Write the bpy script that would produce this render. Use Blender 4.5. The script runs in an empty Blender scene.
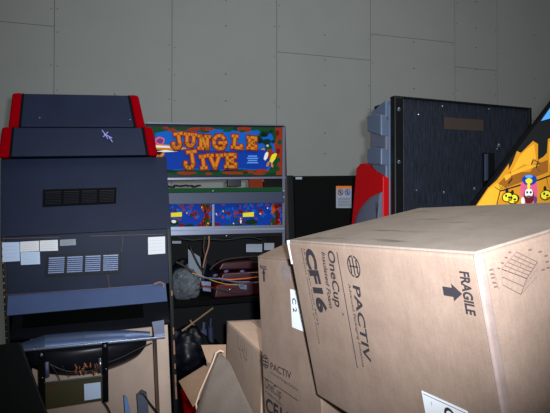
import bpy, bmesh, math, random
from mathutils import Vector, Matrix, noise
random.seed(7)
PI = math.pi
R = math.radians
C = bpy.context.scene.collection
scn = bpy.context.scene

# ------------------------------------------------------------------ camera
FPX = 540.0
CAM = Vector((0, 0, 1.6))
PITCH = math.atan(8.5 / FPX)
FW = Vector((0, math.cos(PITCH), math.sin(PITCH)))
UP = Vector((0, -math.sin(PITCH), math.cos(PITCH)))
RT = Vector((1, 0, 0))
cd = bpy.data.cameras.new('camera'); cd.sensor_width = 36; cd.lens = FPX / 550 * 36; cd.clip_start = .05
cam = bpy.data.objects.new('camera', cd); C.objects.link(cam)
cam.location = CAM; cam.rotation_euler = (PI / 2 + PITCH, 0, 0)
scn.camera = cam

# ------------------------------------------------------------------ light
w = bpy.data.worlds.new('world'); scn.world = w; w.use_nodes = True
bg = w.node_tree.nodes['Background']; bg.inputs[0].default_value = (.86, .92, .90, 1); bg.inputs[1].default_value = .07
# the camera's built-in flash, a few centimetres right of and above the lens
fl = bpy.data.lights.new('flash', 'SPOT'); fl.energy = 340; fl.shadow_soft_size = .018; fl.color = (.86, .93, 1.0); fl.spot_size = R(78); fl.spot_blend = 1
fo = bpy.data.objects.new('flash', fl); C.objects.link(fo); fo.location = (.05, -.01, 1.64)
fo.rotation_euler = (RT * (-13 / FPX) + UP * (56 / FPX) + FW).to_track_quat('-Z', 'Y').to_euler()
# ceiling fixture of the store room, dim and warm, behind and above
cl = bpy.data.lights.new('ceiling_light', 'AREA'); cl.energy = 88; cl.shape = 'RECTANGLE'; cl.size = 3.0; cl.size_y = 2.0; cl.color = (1.0, .98, .90)
co = bpy.data.objects.new('ceiling_light', cl); C.objects.link(co); co.location = (1.2, 2.0, 5.2); co.rotation_euler = (R(28), 0, 0)
scn.view_settings.view_transform = 'Standard'; scn.view_settings.look = 'None'
scn.view_settings.exposure = 0; scn.view_settings.gamma = 1; scn.view_settings.use_curve_mapping = False

# ------------------------------------------------------------------ helpers
def cam2w(x, y, z): return CAM + RT * x + UP * y + FW * z
def pix(px, py, d): return cam2w((px - 275) / FPX * d, (206.5 - py) / FPX * d, d)
def dirw(x, y, z): return RT * x + UP * y + FW * z
def hit(M, px, py, p=(0, 0, 0), n=(0, 1, 0)):
    """where the sight line of a measured photo point meets a plane of a thing (local coordinates)"""
    I = M.inverted(); o = I @ CAM; d = (I @ pix(px, py, 1.0)) - o
    n = Vector(n); t = (Vector(p) - o).dot(n) / d.dot(n)
    return o + d * t

def s2l(c): c /= 255.; return c / 12.92 if c <= .04045 else ((c + .055) / 1.055) ** 2.4
def rgb(r, g, b): return (s2l(r), s2l(g), s2l(b), 1)

def mat(name, col, rough=.6, metal=0, spec=.5, noise_amt=0, nscale=20, col2=None, bump=0, bscale=60, alpha=1, trans=0, stretch=None, coat=0):
    m = bpy.data.materials.new(name); m.use_nodes = True
    nt = m.node_tree; b = nt.nodes['Principled BSDF']
    b.inputs['Base Color'].default_value = col; b.inputs['Roughness'].default_value = rough
    b.inputs['Metallic'].default_value = metal; b.inputs['Specular IOR Level'].default_value = spec
    b.inputs['Alpha'].default_value = alpha; b.inputs['Transmission Weight'].default_value = trans
    b.inputs['Coat Weight'].default_value = coat
    if noise_amt or bump:
        tc = nt.nodes.new('ShaderNodeTexCoord'); mp = nt.nodes.new('ShaderNodeMapping')
        nt.links.new(tc.outputs['Object'], mp.inputs[0])
        if stretch: mp.inputs['Scale'].default_value = stretch
    if noise_amt:
        n = nt.nodes.new('ShaderNodeTexNoise'); n.inputs['Scale'].default_value = nscale; n.inputs['Detail'].default_value = 6
        n.inputs['Roughness'].default_value = .65
        nt.links.new(mp.outputs[0], n.inputs['Vector'])
        rp = nt.nodes.new('ShaderNodeValToRGB')
        rp.color_ramp.elements[0].position = .5 - .22; rp.color_ramp.elements[1].position = .5 + .22
        c2 = col2 if col2 else tuple(min(1, v * (1 + noise_amt)) for v in col[:3]) + (1,)
        c1 = col if col2 else tuple(v * (1 - noise_amt) for v in col[:3]) + (1,)
        rp.color_ramp.elements[0].color = c1; rp.color_ramp.elements[1].color = c2
        nt.links.new(n.outputs[0], rp.inputs[0]); nt.links.new(rp.outputs[0], b.inputs['Base Color'])
    if bump:
        n = nt.nodes.new('ShaderNodeTexNoise'); n.inputs['Scale'].default_value = bscale; n.inputs['Detail'].default_value = 4
        nt.links.new(mp.outputs[0], n.inputs['Vector'])
        bp = nt.nodes.new('ShaderNodeBump'); bp.inputs['Strength'].default_value = bump; bp.inputs['Distance'].default_value = .004
        nt.links.new(n.outputs[0], bp.inputs['Height']); nt.links.new(bp.outputs[0], b.inputs['Normal'])
    return m

M_ = {}
M_['wall'] = mat('painted_drywall', rgb(166, 170, 170), .8, noise_amt=.05, nscale=1.3)
M_['gap'] = mat('drywall_joint', rgb(112, 114, 112), .9)
M_['screw'] = mat('drywall_screw', rgb(95, 95, 90), .7)
M_['floor'] = mat('concrete', rgb(95, 92, 88), .8, noise_amt=.15, nscale=3)
M_['lam'] = mat('charcoal_laminate', rgb(20, 29, 52), .55, spec=.2, noise_amt=.14, nscale=7, bump=.1, bscale=300)
M_['lam_lit'] = mat('lit_laminate', rgb(54, 73, 114), .5, noise_amt=.1, nscale=10)  # laminate made lighter: flash light on the visor put into its colour
M_['black'] = mat('black_board', rgb(6, 7, 9), .5, spec=.25, noise_amt=.2, nscale=20)
M_['blackmat'] = mat('matt_black_board', rgb(3, 3, 4), .9, spec=.15, noise_amt=.2, nscale=20)
M_['dark'] = mat('dark_interior', rgb(14, 13, 17), .9)
M_['red'] = mat('red_plastic', rgb(132, 0, 12), .7, spec=.0, noise_amt=.08, nscale=6)
M_['redb'] = mat('bright_red_plastic', rgb(168, 5, 9), .5, spec=.2)
M_['grey'] = mat('grey_blue_plastic', rgb(76, 88, 108), .45, noise_amt=.06, nscale=8)
M_['greyd'] = mat('grey_grille', rgb(84, 88, 104), .6, noise_amt=.12, nscale=160)
M_['slat'] = mat('vent_slat', rgb(150, 168, 210), .35, metal=.2)
M_['slatd'] = mat('dark_vent_slat', rgb(22, 23, 32), .4)
M_['navy'] = mat('navy_plastic', rgb(3, 4, 20), .5, spec=.2)
M_['white'] = mat('white_paper', rgb(222, 222, 226), .7)
M_['bluepaper'] = mat('pale_blue_paper', rgb(190, 208, 236), .7)
M_['greypaper'] = mat('grey_paper', rgb(140, 148, 160), .7)
M_['ink'] = mat('black_ink', rgb(38, 32, 38), .7)
M_['inks'] = mat('soft_ink', rgb(100, 78, 70), .8)
M_['inkb'] = mat('blue_ink', rgb(150, 150, 225), .7)
M_['steel'] = mat('steel', rgb(150, 158, 175), .28, metal=.9)
M_['steelb'] = mat('blued_steel', rgb(95, 112, 150), .35, metal=.75, noise_amt=.2, nscale=5)
M_['alu'] = mat('aluminium_trim', rgb(112, 118, 140), .4, metal=.5)
M_['bar'] = mat('slate_metal', rgb(50, 58, 82), .5, metal=.2, noise_amt=.06, nscale=12)
M_['rust'] = mat('bare_wood_chip', rgb(150, 110, 90), .8)
M_['glass'] = mat('crt_glass', rgb(10, 15, 12), .08, spec=.5)
M_['tube'] = mat('crt_funnel', rgb(26, 26, 34), .35, noise_amt=.3, nscale=9)
M_['pcb'] = mat('gold_circuit_board', rgb(70, 46, 12), .45, noise_amt=1, nscale=5, col2=rgb(38, 56, 22))
M_['copper'] = mat('copper', rgb(150, 96, 70), .45, metal=.6, noise_amt=.3, nscale=60)
M_['board'] = mat('brown_board', rgb(52, 40, 36), .8)
M_['wood'] = mat('raw_wood', rgb(150, 122, 92), .7, noise_amt=.15, nscale=30)
M_['bag'] = mat('black_bin_liner', rgb(14, 17, 28), .4, spec=.45)
M_['bronze'] = mat('brown_tape_mark', rgb(52, 40, 34), .6)
M_['clear'] = mat('clear_plastic', rgb(118, 124, 132), .3, alpha=.4, bump=.6, bscale=14)
M_['burg'] = mat('burgundy_plastic', rgb(56, 14, 26), .35, noise_amt=.15, nscale=12)
M_['yellow'] = mat('yellow_wire', rgb(190, 150, 40), .5)
M_['orange'] = mat('orange_cord', rgb(215, 110, 30), .5)
M_['lilac'] = mat('lilac_plastic', rgb(84, 86, 118), .4)
M_['blue'] = mat('blue_sheet', rgb(110, 150, 210), .35)
M_['wirek'] = mat('black_wire', rgb(14, 14, 18), .5)
M_['tape'] = mat('packing_tape', rgb(160, 142, 140), .28, noise_amt=.25, nscale=30, alpha=.38)
M_['edge'] = mat('worn_white_edge', rgb(225, 214, 208), .6)
M_['bezel'] = mat('bezel_plastic', rgb(20, 22, 28), .55, spec=.25)

def cardboard(name, c1, c2, wave=0, grime=.0):
    m = bpy.data.materials.new(name); m.use_nodes = True; nt = m.node_tree; b = nt.nodes['Principled BSDF']
    b.inputs['Roughness'].default_value = .72; b.inputs['Specular IOR Level'].default_value = .3
    tc = nt.nodes.new('ShaderNodeTexCoord')
    n = nt.nodes.new('ShaderNodeTexNoise'); n.inputs['Scale'].default_value = 9; n.inputs['Detail'].default_value = 8; n.inputs['Roughness'].default_value = .7
    n2 = nt.nodes.new('ShaderNodeTexNoise'); n2.inputs['Scale'].default_value = 260; n2.inputs['Detail'].default_value = 2
    nt.links.new(tc.outputs['Object'], n.inputs['Vector']); nt.links.new(tc.outputs['Object'], n2.inputs['Vector'])
    ad = nt.nodes.new('ShaderNodeMath'); ad.operation = 'MULTIPLY_ADD'; ad.inputs[1].default_value = .35
    nt.links.new(n2.outputs[0], ad.inputs[0]); nt.links.new(n.outputs[0], ad.inputs[2])
    rp = nt.nodes.new('ShaderNodeValToRGB'); rp.color_ramp.elements[0].position = .42; rp.color_ramp.elements[1].position = .92
    rp.color_ramp.elements[0].color = c1; rp.color_ramp.elements[1].color = c2
    mpf = nt.nodes.new('ShaderNodeMapping'); mpf.inputs['Scale'].default_value = (90, 90, 14)
    nf = nt.nodes.new('ShaderNodeTexNoise'); nf.inputs['Scale'].default_value = 2; nf.inputs['Detail'].default_value = 5
    nt.links.new(tc.outputs['Object'], mpf.inputs[0]); nt.links.new(mpf.outputs[0], nf.inputs['Vector'])
    a2 = nt.nodes.new('ShaderNodeMath'); a2.operation = 'MULTIPLY_ADD'; a2.inputs[1].default_value = .30
    a3 = nt.nodes.new('ShaderNodeMath'); a3.operation = 'SUBTRACT'; a3.inputs[1].default_value = .15
    nt.links.new(nf.outputs[0], a2.inputs[0]); nt.links.new(ad.outputs[0], a2.inputs[2]); nt.links.new(a2.outputs[0], a3.inputs[0])
    nt.links.new(a3.outputs[0], rp.inputs[0]); last = rp.outputs[0]
    if wave:
        wv = nt.nodes.new('ShaderNodeTexWave'); wv.bands_direction = 'X'; wv.inputs['Scale'].default_value = wave; wv.inputs['Distortion'].default_value = .6
        nt.links.new(tc.outputs['Object'], wv.inputs['Vector'])
        bp = nt.nodes.new('ShaderNodeBump'); bp.inputs['Strength'].default_value = .5; bp.inputs['Distance'].default_value = .003
        nt.links.new(wv.outputs[1], bp.inputs['Height']); nt.links.new(bp.outputs[0], b.inputs['Normal'])
    if grime:   # scuffs with a shape of their own on the lid
        mp = nt.nodes.new('ShaderNodeMapping'); mp.inputs['Scale'].default_value = (3, 22, 22)
        nt.links.new(tc.outputs['Object'], mp.inputs[0])
        n3 = nt.nodes.new('ShaderNodeTexNoise'); n3.inputs['Scale'].default_value = 1.6; n3.inputs['Detail'].default_value = 5
        nt.links.new(mp.outputs[0], n3.inputs['Vector'])
        r3 = nt.nodes.new('ShaderNodeValToRGB'); r3.color_ramp.elements[0].position = .60; r3.color_ramp.elements[1].position = .72
        nt.links.new(n3.outputs[0], r3.inputs[0])
        ml = nt.nodes.new('ShaderNodeMath'); ml.operation = 'MULTIPLY'; ml.inputs[1].default_value = grime
        nt.links.new(r3.outputs[0], ml.inputs[0])
        mx = nt.nodes.new('ShaderNodeMixRGB'); nt.links.new(ml.outputs[0], mx.inputs[0]); nt.links.new(last, mx.inputs[1])
        mx.inputs[2].default_value = rgb(86, 70, 64); last = mx.outputs[0]
    nt.links.new(last, b.inputs['Base Color'])
    return m
M_['card'] = cardboard('cardboard', rgb(120, 98, 85), rgb(144, 122, 108))
M_['lid'] = cardboard('scuffed_cardboard', rgb(120, 106, 95), rgb(140, 127, 117), grime=.8)
M_['cardd'] = cardboard('older_cardboard', rgb(196, 164, 142), rgb(220, 190, 168))
M_['tan'] = cardboard('plain_tan_cardboard', rgb(206, 178, 160), rgb(222, 196, 178))
M_['brown'] = cardboard('brown_cardboard', rgb(136, 106, 84), rgb(160, 130, 106))
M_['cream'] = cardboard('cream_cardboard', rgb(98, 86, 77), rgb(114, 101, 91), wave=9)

class MB:
    def __init__(s): s.v = []; s.f = []; s.m = []; s.cur = 0
    def add(s, vs, fs, mi=None):
        o = len(s.v); s.v += [Vector(v) for v in vs]
        for f in fs: s.f.append([i + o for i in f]); s.m.append(s.cur if mi is None else mi)
        return s
    def box(s, x0, x1, y0, y1, z0, z1, mi=None):
        return s.hexa([(x0,y0,z0),(x1,y0,z0),(x1,y1,z0),(x0,y1,z0),(x0,y0,z1),(x1,y0,z1),(x1,y1,z1),(x0,y1,z1)], mi)
    def hexa(s, p, mi=None):
        return s.add(p, [(0,3,2,1),(4,5,6,7),(0,1,5,4),(1,2,6,5),(2,3,7,6),(3,0,4,7)], mi)
    def slab(s, pts, off, mi=None):
        """a closed plate: outline pts swept by the vector off"""
        off = Vector(off); n = len(pts); p = [Vector(q) for q in pts]
        s.add(p + [q + off for q in p], [list(range(n)), list(range(2*n-1, n-1, -1))] + [(i, i+n, (i+1) % n + n, (i+1) % n) for i in range(n)], mi)
        return s
    def tube(s, pts, r, n=8, mi=None, caps=True):
        pts = [Vector(p) for p in pts]; o = len(s.v); prev = None
        for i, p in enumerate(pts):
            t = (pts[min(i+1, len(pts)-1)] - pts[max(i-1, 0)]).normalized()
            a = t.cross(Vector((0,0,1)));
            if a.length < .05: a = t.cross(Vector((1,0,0)))
            a.normalize()
            if prev and a.dot(prev) < 0: a = -a
            prev = a; b = t.cross(a); rr = r[i] if isinstance(r, (list, tuple)) else r
            for k in range(n): s.v.append(p + (a*math.cos(2*PI*k/n) + b*math.sin(2*PI*k/n))*rr)
        for i in range(len(pts)-1):
            for k in range(n):
                s.f.append([o+i*n+k, o+i*n+(k+1)%n, o+(i+1)*n+(k+1)%n, o+(i+1)*n+k]); s.m.append(s.cur if mi is None else mi)
        if caps:
            s.f.append([o+k for k in range(n)][::-1]); s.m.append(s.cur if mi is None else mi)
            s.f.append([o+(len(pts)-1)*n+k for k in range(n)]); s.m.append(s.cur if mi is None else mi)
        return s
    def ell(s, c, r, seg=20, ring=12, z0=-1., z1=1., fn=None, mi=None):
        c = Vector(c); vs = []; fs = []
        a0 = math.asin(z0); a1 = math.asin(z1)
        for i in range(ring+1):
            a = a0 + (a1-a0)*i/ring
            for k in range(seg):
                t = 2*PI*k/seg; d = Vector((math.cos(a)*math.cos(t), math.cos(a)*math.sin(t), math.sin(a)))
                f = fn(d) if fn else 1
                vs.append(c + Vector((d.x*r[0], d.y*r[1], d.z*r[2]))*f)
        for i in range(ring):
            for k in range(seg): fs.append((i*seg+k, i*seg+(k+1)%seg, (i+1)*seg+(k+1)%seg, (i+1)*seg+k))
        fs.append(list(range(seg))[::-1]); fs.append([ring*seg+k for k in range(seg)])
        return s.add(vs, fs, mi)
    def build(s, name, mats, parent=None, bevel=0, smooth=False, seg=2, M=None, label=None, cat=None, group=None, kind=None, fix=True):
        me = bpy.data.meshes.new(name); me.from_pydata([tuple(v) for v in s.v], [], s.f)
        if not isinstance(mats, (list, tuple)): mats = [mats]
        for m in mats: me.materials.append(M_[m] if isinstance(m, str) else m)
        me.polygons.foreach_set('material_index', s.m)
        if fix:
            bm = bmesh.new(); bm.from_mesh(me); bmesh.ops.recalc_face_normals(bm, faces=bm.faces); bm.to_mesh(me); bm.free()
        if smooth: me.polygons.foreach_set('use_smooth', [True]*len(me.polygons))
        me.update()
        o = bpy.data.objects.new(name, me); C.objects.link(o)
        if parent: o.parent = parent
        if M is not None: o.matrix_world = M
        if bevel:
            b = o.modifiers.new('bevel', 'BEVEL'); b.width = bevel; b.segments = seg; b.limit_method = 'ANGLE'; b.angle_limit = R(40)
            me.polygons.foreach_set('use_smooth', [True]*len(me.polygons))
            wn = o.modifiers.new('wn', 'WEIGHTED_NORMAL'); wn.keep_sharp = False
        tag(o, label, cat, group, kind); return o

def tag(o, label=None, cat=None, group=None, kind=None):
    if label: o['label'] = label
    if cat: o['category'] = cat
    if group: o['group'] = group
    if kind: o['kind'] = kind
def thing(name, M, label, cat, group=None):
    o = bpy.data.objects.new(name, None); C.objects.link(o); o.matrix_world = M; o.empty_display_size = .1
    tag(o, label, cat, group); return o
def frame(origin, ex, ez):
    ex = Vector(ex).normalized(); ez = Vector(ez); ez = (ez - ex*ez.dot(ex)).normalized(); ey = ez.cross(ex)
    m = Matrix.Identity(4)
    for i in range(3): m[i][0] = ex[i]; m[i][1] = ey[i]; m[i][2] = ez[i]; m[i][3] = origin[i]
    return m

_tc = {}
def glyphs(txt, bold=0., narrow=1.):
    k = (txt, bold)
    if k not in _tc:
        cu = bpy.data.curves.new('t', 'FONT'); cu.body = txt; cu.size = 1; cu.offset = bold; cu.fill_mode = 'FRONT'; cu.resolution_u = 4
        o = bpy.data.objects.new('t', cu); C.objects.link(o)
        dg = bpy.context.evaluated_depsgraph_get(); me = bpy.data.meshes.new_from_object(o.evaluated_get(dg))
        vs = [v.co.copy() for v in me.vertices]; fs = [list(p.vertices) for p in me.polygons]
        x0 = min(v.x for v in vs); x1 = max(v.x for v in vs)
        _tc[k] = ([((v.x-x0)/(x1-x0), v.y/.70) for v in vs], fs)
        bpy.data.objects.remove(o); bpy.data.curves.remove(cu); bpy.data.meshes.remove(me)
    return _tc[k]
def text(mb, txt, p0, p1, h, n, eps=.0008, bold=0., mi=None, shear=0):
    """baseline from p0 to p1, letters h tall, n is the outward normal of the face"""
    p0 = Vector(p0); p1 = Vector(p1); n = Vector(n).normalized(); u = p1-p0; v = n.cross(u.normalized())*h
    vs, fs = glyphs(txt, bold)
    mb.add([p0 + u*a + v*b + u.normalized()*h*b*shear + n*eps for a, b in vs], fs, mi)

# ------------------------------------------------------------------ setting
TH = R(16.7)
WX = Vector((math.cos(TH), math.sin(TH), 0)); WO = Vector((0.02, 6.34, 0))
MW = frame(WO, WX, (0, 0, 1))
S = 1.22
mb = MB()
cols = [(-5*S, -4*S, [2.44]), (-4*S, -3*S, [3.0]), (-3*S, -2*S, [3.58]), (-2*S, -S, [2.3]), (-S, 0, [2.3]), (0, S, [3.525]), (S, 2*S, [3.855]),
        (2*S, 2.54*S, [3.54]), (2.54*S, 3.54*S, [2.9]), (3.54*S, 4.54*S, [2.9]), (4.54*S, 6*S, [2.9])]
g = .003
for x0, x1, hs in cols:
    zs = [0] + hs + [5.2]
    for a, b in zip(zs[:-1], zs[1:]):
        mb.box(x0+g, x1-g, 0, .013, a+g*.8, b-g*.8, 0)
mb.box(-5*S, 6*S, .009, .15, 0, 5.2, 1)
for x0, x1, hs in cols:
    for xx in (x0+.03, (x0+x1)/2, x1-.03):
        for k in range(17):
            z = .2 + k*.3 + random.uniform(-.04, .04)
            r = .0065 if xx != (x0+x1)/2 else .009
            if random.random() < .25: continue
            mb.tube([(xx, .001, z), (xx, -.0008, z)], r, 8, 2)
mb.build('wall_back', ['wall', 'gap', 'screw'], M=MW, kind='structure')
MB().box(-6, 7, -1.5, 9.5, -.1, 0).build('floor', 'floor', kind='structure')

# ------------------------------------------------------------------ left arcade cabinet
RM = Matrix.Rotation(TH, 3, 'Z') @ Matrix.Rotation(R(-2.6), 3, 'Y')
def placed(RM, loc, P):
    M = RM.to_4x4(); M.translation = P - RM @ Vector(loc); return M
ML = placed(RM, (0, 0, 1.5), pix(1, 237.5, 2.45))
WL = .76
cab = thing('arcade_cabinet', ML, 'large charcoal arcade cabinet with red corner caps, louvred vents and an open monitor bay', 'arcade machine')
prof = [(0, -.02), (0, 1.16), (-.012, 1.5), (.07, 1.865), (.52, 1.865), (.52, -.02)]
for x in (0, WL-.02):
    o = MB().slab([(x, y, z) for y, z in prof], (.02, 0, 0)).build('side_panel', 'black', cab, bevel=.003)
# worn pale chips along the front edges of the side panels
for i in range(26):
    z = .7 + i*.031; l = random.uniform(.002, .010)
    MB().box(.004, .008, -.0035 if z < 1.16 else -.0145, .004, z, z+l, 0).build('edge_chip', 'rust', cab)
for z in (1.19, 1.0, .93, .83): MB().box(WL-.011, WL-.005, -.0075, .004, z-.02, z+.02*random.random(), 0).build('edge_chip', 'rust', cab)
for z0, z1 in ((.66, .78), (.88, .94)): MB().box(WL-.012, WL-.004, -.004, .004, z0, z1, 0).build('edge_chip', 'rust', cab)
zt = 1.5; zb = 1.233
yL = -.008
o = MB().hexa([(.02, -.004, zb), (WL-.02, -.004, zb), (WL-.02, .02, zb), (.02, .02, zb), (.02, -.010, zt), (WL-.02, -.010, zt), (WL-.02, .02, zt), (.02, .02, zt)]).build('lower_panel', 'lam', cab)
o2 = MB().hexa([(.0, -.016, zt+.002), (WL, -.016, zt+.002), (WL, .02, zt+.002), (.0, .02, zt+.002), (.0, .064, 1.862), (WL, .064, 1.862), (WL, .1, 1.862), (.0, .1, 1.862)]).build('upper_panel', 'lam', cab, bevel=.002)
MB().hexa([(.018, -.05, 1.152), (WL-.035, -.05, 1.152), (WL-.035, .0, 1.14), (.018, .0, 1.14), (.018, -.004, zb+.002), (WL-.035, -.004, zb+.002), (WL-.035, .02, zb+.002), (.018, .02, zb+.002)]).build('visor_strip', 'lam_lit', cab, bevel=.002)
MB().box(.02, WL-.02, .49, .51, 0, 1.86).box(.02, WL-.02, .0, .49, .0, .03).box(.02, WL-.02, .1, .5, 1.845, 1.862).build('back_panel', 'blackmat', cab)
# chipped seam lines
s1 = MB(); n = Vector((0, -1, .02))
for a, b in (((2, 238.6), (60, 237.2)), ((90, 236.0), (121, 235.2)), ((121, 235.2), (164, 234.2))):
    p, q = hit(ML, *a, (0, -.0175, 0)), hit(ML, *b, (0, -.0175, 0)); s1.tube([p, q], .0006, 5)
for a, b in (((123, 236), (121.5, 252)), ((107.5, 274), (109.8, 287.5)), ((4, 295), (159, 284.5))):
    p, q = hit(ML, *a, (0, -.011, 0)), hit(ML, *b, (0, -.0075, 0)); s1.tube([p, q], .0005, 5)
s1.tube([hit(ML, 154, 284, (0, -.012, 0)), hit(ML, 160, 282, (0, -.012, 0)), hit(ML, 163.5, 283.5, (0, -.012, 0)), hit(ML, 164.5, 293, (0, -.012, 0))], .004, 6)
s1.build('chipped_edge', 'rust', cab)
# panels of stacked head
def head(name, py0, py1, xl, xr, y0, y1, capw, ybk):
    a = hit(ML, xl[0], py0, (0, y1, 0)); b = hit(ML, xr[0], py0, (0, y1, 0)); c = hit(ML, xl[1], py1, (0, y0, 0)); d = hit(ML, xr[1], py1, (0, y0, 0))
    z1 = (a.z+b.z)/2; z0 = (c.z+d.z)/2
    w = capw
    hd = MB().hexa([(c.x+w, y0, z0), (d.x-w, y0, z0), (d.x-w, ybk, z0), (c.x+w, ybk, z0), (a.x+w, y1, z1), (b.x-w, y1, z1), (b.x-w, ybk, z1), (a.x+w, ybk, z1)]).build(name, 'lam', cab, bevel=.006)
    for (p, q, s) in ((c, a, 1), (d, b, -1)):
        x0 = p.x; x1 = q.x; t = .006
        MB().hexa([(x0, y0-t, z0-.004), (x0+s*(w-.006), y0-t, z0-.004), (x0+s*(w-.006), ybk, z0-.004), (x0, ybk, z0-.004),
                   (x1+s*.004, y1-t, z1), (x1+s*(w-.006), y1-t, z1+.004), (x1+s*(w-.006), ybk, z1+.004), (x1+s*.004, ybk, z1)]).build('corner_cap', 'red', cab, bevel=.010, seg=4)
        MB().hexa([(x0+s*(w-.006), y0-.002, z0), (x0+s*(w+.004), y0-.002, z0), (x0+s*(w+.004), ybk, z0), (x0+s*(w-.006), ybk, z0),
                   (x1+s*(w-.006), y1-.002, z1), (x1+s*(w+.004), y1-.002, z1), (x1+s*(w+.004), ybk, z1), (x1+s*(w-.006), ybk, z1)]).build('cap_gasket', 'blackmat', cab)
    return z0, z1
head('head_panel_upper', 94.5, 127, (11.5, 8), (139, 145.5), .10, .13, .052, .48)
head('head_panel_lower', 127.5, 156, (1, -2), (153, 158), .03, .05, .052, .50)
for px, py in ((39.5, 118), (130, 120)):
    p = hit(ML, px, py, (0, .106, 0)); MB().ell(p, (.0045, .004, .0045), 8, 6).build('screw', 'steel', cab)
sc = MB()
for a, b in (((102, 130), (108, 139)), ((104, 134), (112, 138)), ((103, 137), (108, 132)), ((109, 137), (112.5, 142))):
    sc.tube([hit(ML, *a, (0, .034, 0)), hit(ML, *b, (0, .036, 0))], .0022, 5)
sc.build('chalk_mark', 'inkb', cab)
# vents
def vent(pts, yf, framem, slatm, lean):
    """four louvred cells in a navy frame"""
    P = [hit(ML, *p, *yf) for p in pts]   # TL TR BR BL
    out = Vector((0, -1, lean)).normalized()
    root = MB().slab([p - out*.003 for p in P], out*.006).build('vent', framem, cab, bevel=.001)
    def q(u, v): return (P[0]*(1-u)+P[1]*u)*(1-v) + (P[3]*(1-u)+P[2]*u)*v
    mm = MB()
    for c in range(4):
        u0 = .035+c*.243; u1 = u0+.205
        for k in range(8):
            v0 = .13+k*.095; t = out*.004; h = .055
            a, b, d, e = q(u0, v0), q(u1, v0), q(u1, v0+h), q(u0, v0+h)
            mm.add([a+out*.003, b+out*.003, d+out*.0075, e+out*.0075, d+out*.003, e+out*.003], [(0,1,2,3), (3,2,4,5), (0,3,5), (1,4,2)])
    mm.build('louvre', slatm, root)
    return root
NB = ((0, -.014, 1.4), (0, 1, .022))
vent([(46.5, 255), (120.5, 251.7), (120, 273), (45.5, 276.8)], NB, 'navy', 'slat', .1)
def uplane(): return ((0, -.0165, zt), (0, .36, -.08))
vent([(43, 189.5), (116.5, 187.5), (116, 203.5), (42.5, 207)], uplane(), 'blackmat', 'slatd', -.2)
def sticker(M, pts, pl, n, mname, parent, name='sticker', th=.0012, label=None):
    P = [hit(M, *p, *pl) for p in pts]; n = Vector(n).normalized()
    return MB().slab([p+n*.0002 for p in P], n*th).build(name, mname, parent, label=label), P
NS = ((0, -.0105, 1.4), (0, 1, .022))
for pts, m in (([(2, 242.5), (19.5, 242), (20, 261), (2.5, 262)], 'bluepaper'), ([(20.2, 241.8), (39, 240.8), (39.2, 251), (20.2, 252)], 'white'),
               ([(20.5, 252.3), (39.8, 251.5), (40.2, 264), (21, 265)], 'bluepaper'), ([(39.8, 240.6), (57.8, 239.8), (58, 250.6), (40, 251.2)], 'white'),
               ([(60, 239.8), (75.6, 239), (76, 245), (60, 246)], 'greypaper'), ([(148, 237.2), (165, 236.4), (165.2, 253.4), (148.2, 254.6)], 'white')):
    st, P = sticker(ML, pts, NS, (0, -1, 0), m, cab)
    tm = MB()
    for k in range(4):
        v = .2+k*.19
        a = P[0]*(1-v)+P[3]*v; b = P[1]*(1-v)+P[2]*v
        a, b = a*.9+b*.1, a*.15+b*.85
        tm.slab([a+Vector((0,-.0018,0)), b+Vector((0,-.0018,0)), b+Vector((0,-.0018,-.0006)), a+Vector((0,-.0018,-.0006))], (0, -.0003, 0))
    tm.build('small_print', 'greypaper' if m != 'greypaper' else 'inks', st)
# bezel plane: from front-bottom edge up and back under the visor
bp0 = hit(ML, 4.4, 338.6, (0, .0, 0)); bpn = Vector((0, .62, -.78))
bpl = ((0, 0, bp0.z), bpn)
BZ = [hit(ML, *p, *bpl) for p in ((2, 309), (163, 296), (163, 322), (4, 338.6))]
z0b = BZ[3].z
MB().slab([(.02, 0, z0b), (WL-.02, 0, z0b), (WL-.02, .234, z0b+.186), (.02, .234, z0b+.186)], (0, .012, -.015)).build('monitor_bezel', 'bezel', cab)
G = [hit(ML, *p, *((0, -.002, bp0.z), bpn)) for p in ((24.5, 308), (142, 299), (144, 317.5), (21, 328.6))]
MB().slab(G, Vector((0, .62, -.78))*.004).build('screen_glass', 'glass', cab)
# monitor: steel rim, funnel, brackets
mon = MB()
A = [hit(ML, *p, (0, -.02, 0)) for p in ((20, 344), (153, 331), (160, 337.5), (21, 351))]
rimT = [hit(ML, *p, (0, -.02, 0)) for p in ((21, 343), (45, 335), (85, 331.5), (125, 330), (150, 331.5))]
rimB = [hit(ML, *p, (0, -.035, 0)) for p in ((21, 350), (45, 347), (85, 344), (125, 340.5), (150, 338))]
m1 = MB()
for i in range(4):
    m1.add([rimT[i], rimT[i+1], rimB[i+1], rimB[i], rimT[i]+Vector((0,.12,-.03)), rimT[i+1]+Vector((0,.12,-.03))], [(0,1,2,3), (0,4,5,1)])
m1.build('monitor_rim', 'steelb', cab, smooth=True)
p, q = hit(ML, 20, 349.6, (0, -.045, 0)), hit(ML, 165, 336.2, (0, -.045, 0))
MB().slab([p, q, q+Vector((0,0,-.012)), p+Vector((0,0,-.012))], (0, .03, 0)).build('mounting_rail', 'steel', cab, bevel=.002)
cc = hit(ML, 86, 347, (0, .13, 0))
MB().ell(cc, (.292, .155, .125), 32, 14, -1, .25, fn=lambda d: 1+.03*noise.noise(d*3)).build('picture_tube', 'tube', cab, smooth=True)
for x in (34, 86, 140):
    p = hit(ML, x, 351-(x-20)*.09, (0, -.047, 0)); MB().ell(p, (.005, .004, .005), 8, 6).build('screw', 'steel', cab)
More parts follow.
